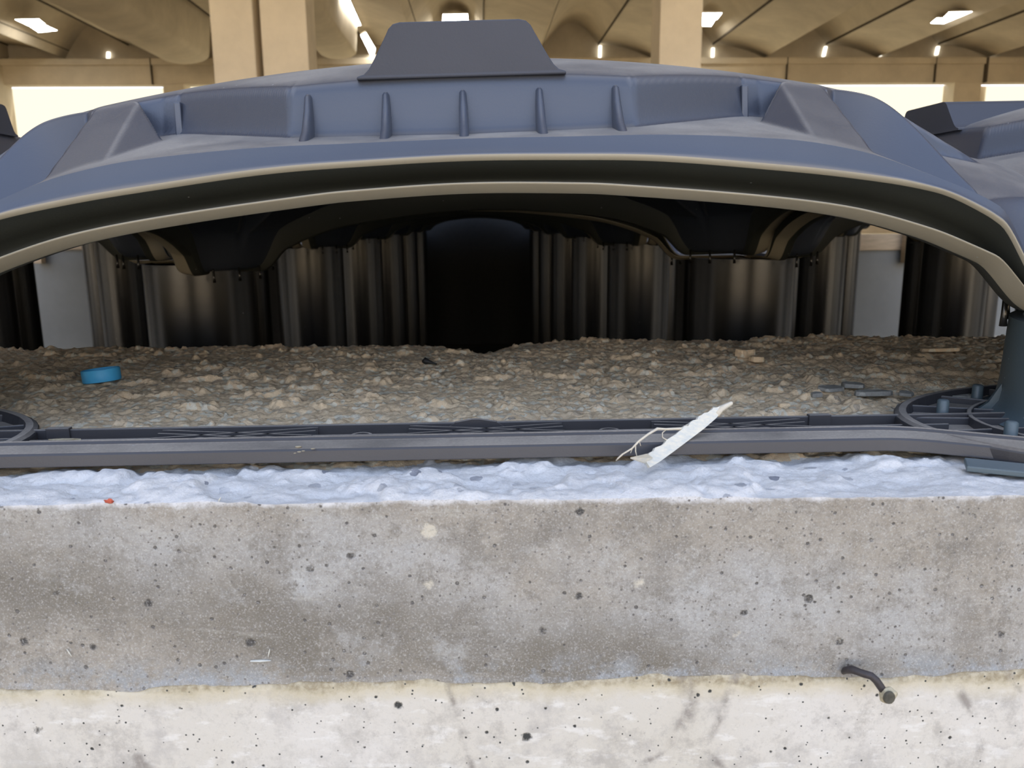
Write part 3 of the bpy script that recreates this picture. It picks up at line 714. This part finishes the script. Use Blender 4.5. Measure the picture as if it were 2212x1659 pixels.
for s in (-1, 1):
    cx = .29 if s > 0 else -.283; bm = bmesh.new()
    lathe(bm, [(.119, .001), (.119, .006), (.117, .007), (.114, .007), (.113, .003), (.113, .001)], 72, cx, .004)
    lathe(bm, [(.090, .001), (.090, .0062), (.088, .0062), (.088, .001)], 60, cx, .004)
    lathe(bm, [(.115, .001), (.115, .0026), (.06, .0026), (.06, .001)], 60, cx, .004)
    for k in range(20):
        a = 2 * PI * k / 20 + .1; d = Vector((math.cos(a), math.sin(a))); p = Vector((cx, .004))
        sweep(bm, [tuple(p + d * .064), tuple(p + d * .115)], [(.0009, .0015), (.0009, .0055), (-.0009, .0055), (-.0009, .0015)])
    bmesh.ops.scale(bm, verts=bm.verts, vec=(1, .62, 1))
    ft = bm_obj('foot_ring', bm, M['grid'], bgr, bevel=.0004)
    bm = bmesh.new(); pr = [(.077, .003), (.0735, .005), (.071, .009), (.070, .016), (.069, .0435), (.064, .044), (.064, .003)]
    lathe(bm, pr, 72, cx, .004)
    for k in range(10):                                # stiffening fins and round studs about the sleeve
        a = 2 * PI * k / 10 + .25; d = Vector((math.cos(a), math.sin(a))); p = Vector((cx, .004)); n_ = Vector((-d.y, d.x)) * .0012
        vs = []
        for w in (-1, 1):
            vs.append([bm.verts.new((*(p + d * rr + n_ * w), z)) for rr, z in ((.069, .003), (.080, .003), (.0745, .008), (.0705, .016))])
        bm.faces.new(vs[0]); bm.faces.new(vs[1][::-1])
        for i in range(4): bm.faces.new((vs[0][i], vs[1][i], vs[1][(i + 1) % 4], vs[0][(i + 1) % 4]))
    sl_ = bm_obj('sleeve', bm, M['post'], bgr, smooth=True); sl_.modifiers.new('e', 'EDGE_SPLIT').split_angle = .6
    for (dx, dy) in ((-.092, .022), (-.088, -.016), (-.060, .050)):
        bm = bmesh.new()
        lathe(bm, [(.0024, .002), (.0023, .0100), (.0017, .0105), (.0001, .0105)], 20, cx - s * 0 + s * dx, .004 + dy, close=False)
        o = bm_obj('stud', bm, M['post'], bgr, smooth=True)

# ------------------------------------------------------------------ small things on the concrete
def zat(x, y): return float(slab_h(np.array([[x]]), np.array([[y]]))[0, 0])
# blue ring
p = atZ(216, 823, .002); rg = empty('bottle_ring', (p.x, p.y + .010, .0035), (math.radians(3), math.radians(-5), 0)); rg.location.z = .0048
bm = bmesh.new(); lathe(bm, [(.0103, -.0036), (.0105, -.003), (.0105, .003), (.0102, .0036), (.0096, .0036), (.0093, .003), (.0093, -.003), (.0097, -.0036)], 56)
me_ = bm_obj('bottle_ring', bm, M['blue'], smooth=True); bpy.data.objects.remove(rg)
me_.location = (p.x - .0025, p.y + .0075, .0040); me_.scale = (.93, .93, .93); me_.rotation_euler = (math.radians(-3), math.radians(-5), 0)
me_.modifiers.new('e', 'EDGE_SPLIT').split_angle = .9
tag(me_, 'small bright blue plastic ring lying on the gravel at left', 'ring')
# black bit
p = atZ(926, 783, .002); bm = bmesh.new()
tube(bm, [(-.0035, .001, .0012), (-.002, 0, .0018), (0, 0, .0012), (.003, -.001, .0005), (.0046, -.002, .0)], [.0010, .0022, .0014, .0006, .0006], 8)
o = bm_obj('plastic_crumb', bm, M['blackbit'], smooth=True); o.location = (p.x, p.y, zat(p.x, p.y) + .001)
tag(o, 'tiny black crumb with a tail lying on the gravel behind the rail', 'debris')
# mortar chips
def chip(px, py, L, D, T, rz, label, mat='chip', tilt=0.0):
    p = atZ(px, py, .001); bm = bmesh.new(); n = 9; out = []
    for k in range(n):
        a = 2 * PI * k / n; r = 1 + random.uniform(-.16, .12); c_, s_ = math.cos(a), math.sin(a)
        out.append((L / 2 * r * math.copysign(abs(c_) ** .6, c_), D / 2 * r * math.copysign(abs(s_) ** .6, s_)))
    a = [bm.verts.new((x, y, 0)) for x, y in out]; b = [bm.verts.new((x * .95, y * .93, T * random.uniform(.8, 1.1))) for x, y in out]
    bm.faces.new(a[::-1]); bm.faces.new(b)
    for k in range(n): bm.faces.new((a[k], a[(k + 1) % n], b[(k + 1) % n], b[k]))
    o = bm_obj('mortar_chip', bm, M[mat], bevel=min(T * .2, .0006)); o.location = (p.x, p.y, .0014); o.rotation_euler = (0, tilt, rz)
    tag(o, label, 'mortar chip', 'loose mortar chips')
chip(1885, 856, .0205, .0065, .0026, .02, 'largest flat grey mortar chip, middle of three on the right gravel')
chip(1795, 845, .014, .010, .0020, .4, 'low dark grey chip just left of the largest flat chip')
chip(1840, 838, .011, .008, .0022, -.3, 'small grey chip touching the back of the largest flat chip')
chip(1955, 856, .007, .007, .0018, .9, 'tiny grey chip at the right end of the largest flat chip')
chip(2062, 868, .017, .008, .0032, -.1, 'squarish grey mortar chip next to the foot ring at right')
chip(1762, 859, .0055, .005, .0022, .2, 'small lone grey chip well left of the others')
chip(1962, 890, .012, .005, .0022, -.45, 'slim pale chip leaning near the left tip of the foot ring', tilt=.12)
chip(1692, 880, .006, .004, .0018, .3, 'brown little stone right of the splinter tip', 'gravel')
chip(2030, 760, .027, .006, .0022, .03, 'long thin chip on the far edge of the gravel at right', 'gravel')
chip(1610, 772, .012, .010, .0050, .5, 'rounded tan lump on the far gravel edge', 'gravel')
chip(1634, 782, .008, .008, .0035, 0, 'smaller orange-tan lump in front of the rounded lump', 'gravel')
# white flake by the left end of the rail
p = atZ(138, 954, .0070); bm = bmesh.new()
vs = [(-.0058, .0006), (-.002, .0014), (.003, .0012), (.006, .0004), (.002, -.0010), (-.002, -.0004)]
prism(bm, [(x, y * 1.0) for x, y in vs], -.0004, .0004); bmesh.ops.rotate(bm, verts=bm.verts, cent=(0, 0, 0), matrix=Matrix.Rotation(-PI / 2, 3, 'X'))
o = bm_obj('cement_flake', bm, M['white']); o.location = (p.x, p.y, .0075); tag(o, 'whitish cement flake stuck on the left part of the rail', 'flake')
for i, (px, py, r_) in enumerate(((645, 967, .0010), (676, 971, .0007), (646, 976, .0006), (655, 974, .0005), (637, 979, .0004))):
    p = atZ(px, py, .0066); bm = bmesh.new(); bmesh.ops.create_icosphere(bm, subdivisions=2, radius=r_)
    for v in bm.verts: v.co *= random.uniform(.8, 1.2)
    o = bm_obj('cement_spot', bm, M['white'], smooth=True); o.location = (p.x, p.y, .0069 if py < 973 else p.z)
    o.scale = (1.2, .8, .35)
    tag(o, 'white cement splash dot on the rail, left of centre', 'cement splash', 'white cement splashes on the rail')
# splinter leaning over the rail
base = atZ(1395, 1000, .002); tip = atY(1556, 884, base.y + .022); tipe = atY(1582, 868, base.y + .024)
sp = empty('wood_splinter', base); tag(sp, 'pale split wood splinter leaning diagonally across the rail, with a curling fibre', 'splinter')
bm = bmesh.new(); ax = (tip - base); side_v = Vector((.80, 0, -.60)); nrm = ax.normalized().cross(side_v).normalized(); side_v = nrm.cross(ax.normalized()).normalized()
if side_v.x < 0: side_v = -side_v
st = [(0, .0030, .0042), (.12, .0042, .0050), (.3, .0048, .0050), (.5, .0050, .0048), (.7, .0046, .0046), (.88, .0040, .0036), (1, .0024, .0018)]
rows = []
stn = []
for a, b in zip(st, st[1:]):
    for k in range(5):
        t = k / 5; stn.append(tuple(a[i] * (1 - t) + b[i] * t for i in range(3)))
stn.append(st[-1])
for t, wl, wr in stn:
    c_ = ax * t; jl = random.uniform(-.0004, .0005); th = .0007
    rows.append([bm.verts.new(c_ - side_v * (wl * .48 + jl) + nrm * th), bm.verts.new(c_ + side_v * (wr * .48) + nrm * th), bm.verts.new(c_ + side_v * (wr * .48) - nrm * th), bm.verts.new(c_ - side_v * (wl * .48 + jl) - nrm * th)])
for a, b in zip(rows, rows[1:]):
    for k in range(4): bm.faces.new((a[k], a[(k + 1) % 4], b[(k + 1) % 4], b[k]))
bm.faces.new(rows[0]); bm.faces.new(rows[-1][::-1]); bm_obj('blade', bm, M['splinter'], sp)
bm = bmesh.new(); tube(bm, [ax * .93 + side_v * .0008, ax, (tipe - base) * .985 + side_v * .0002, tipe - base], [.0013, .0014, .0008, .0002], 6); bm_obj('tip', bm, M['fibre'], sp, smooth=True)
bm = bmesh.new(); f0 = atZ(1362, 988, .006) - base; f1 = Vector((0, 0, 0)) - side_v * .001
vs = [bm.verts.new(x) for x in (f0, f0 + Vector((.006, .002, .0006)), f1 + Vector((.003, 0, .001)), f1 + Vector((.001, 0, -.001)))]; bm.faces.new(vs)
r = bmesh.ops.extrude_face_region(bm, geom=bm.faces[:]); bmesh.ops.translate(bm, verts=[v for v in r['geom'] if isinstance(v, bmesh.types.BMVert)], vec=(0, .0006, -.0006))
bm_obj('torn_foot', bm, M['splinter'], sp)
bm = bmesh.new()
def fib(pts, rad):
    P = [atY(x, y, base.y + dy) - base for x, y, dy in pts]; tube(bm, P, rad, 6)
fib([(1486, 918, .014), (1472, 926, .012), (1440, 927, .008), (1420, 926, .004), (1400, 938, 0), (1380, 953, -.002), (1365, 969, -.002), (1345, 981, -.002), (1335, 990, -.002), (1331, 995, -.001)], [.0005, .0005, .0004, .0005, .0004, .0004, .0003, .0003, .0003, .0002])
fib([(1440, 927, .008), (1431, 935, .007), (1431, 945, .006), (1441, 951, .007), (1450, 949, .008)], .00022)
fib([(1373, 963, -.002), (1373, 975, -.002), (1376, 987, -.002)], .0002)
fib([(1381, 953, -.002), (1384, 963, -.002)], .00012); fib([(1366, 969, -.002), (1362, 979, -.002)], .00012)
bm_obj('fibre', bm, M['fibre'], sp, smooth=True)
# bent nail
def face_at(px, py, off=0.0):
    d = ray(px, py); lo_, hi = .1, .5
    for _ in range(40):
        m_ = (lo_ + hi) / 2; p = CAM + d * m_
        if p.y > edgeY(p.x) - off: hi = m_
        else: lo_ = m_
    return CAM + d * hi
pts = [(1818, 1455, -.002), (1826, 1448, .002), (1840, 1446, .0045), (1856, 1452, .006), (1868, 1456, .007), (1882, 1460, .008), (1893, 1470, .0085), (1902, 1483, .009), (1910, 1495, .0095)]
P = [face_at(x, y, o_) for x, y, o_ in pts]; nl = empty('bent_nail', P[0]); tag(nl, 'dark bent nail poking out of the joint at lower right, head crusted with mortar', 'nail')
bm = bmesh.new(); tube(bm, [q - P[0] for q in P], [.0005, .0011, .00135, .0012, .00125, .00125, .00125, .00125, .0012], 14); bm_obj('shank', bm, M['nail'], nl, smooth=True)
hd = face_at(1916, 1503, .010) - P[0]
def blob(r, c, sc, seed, amp=.22):
    bm = bmesh.new(); bmesh.ops.create_icosphere(bm, subdivisions=3, radius=r); rnd = random.Random(seed)
    for v in bm.verts:
        k = 1 + amp * (float(vnoise(np.array(v.co.x / r * 2.2 + seed), np.array(v.co.y / r * 2.2 + v.co.z / r * 1.7), seed)) - .5); v.co = Vector((v.co.x * sc[0], v.co.y * sc[1], v.co.z * sc[2])) * k + c
    return bm
bm_obj('crust', blob(.0029, hd, (1, .75, .95), 3, .5), M['crust'], nl, smooth=True)
bm = bmesh.new(); hc = face_at(1921, 1507, .0125) - P[0]
bmesh.ops.create_cone(bm, cap_ends=True, segments=24, radius1=.0021, radius2=.0019, depth=.0010, matrix=Matrix.Translation(hc) @ Vector((.2, -1, .1)).to_track_quat('Z', 'Y').to_matrix().to_4x4())
bm_obj('head', bm, simple('brown_crusted_steel', (.11, .10, .075), .8, 400, .4), nl, bevel=.0002)
# slivers stuck on the face, red speck
def sliver(a, b, w, label, mat='splinter', name='wood_sliver', cat='sliver', grp='wood slivers stuck to the wall face'):
    p = face_at(*a, .0006); q = face_at(*b, .0006); bm = bmesh.new(); m_ = (p + q) / 2
    tube(bm, [Vector((0, 0, 0)), m_ - p, q - p], [w * .6, w, w * .3], 8, flat=.6)
    o = bm_obj(name, bm, M[mat]); o.location = p; tag(o, label, cat, grp)
sliver((541, 1428), (585, 1427), .0006, 'horizontal pale sliver stuck low on the grey face, left of centre')
sliver((583, 1402), (579, 1420), .0004, 'upright pale sliver just above the horizontal one')
sliver((472, 1083), (477, 1074), .0004, 'tiny white sliver near the top edge left of centre')
sliver((144, 1402), (155, 1418), .0003, 'thin slanting pale hair on the grey face at lower left')
p = face_at(236, 1083, .0003); o = bm_obj('paint_speck', blob(.0011, Vector((0, 0, 0)), (1.3, .25, .7), 5, 1.2), M['red'], smooth=True); o.location = p
tag(o, 'small orange-red speck just under the top edge at left', 'paint speck')
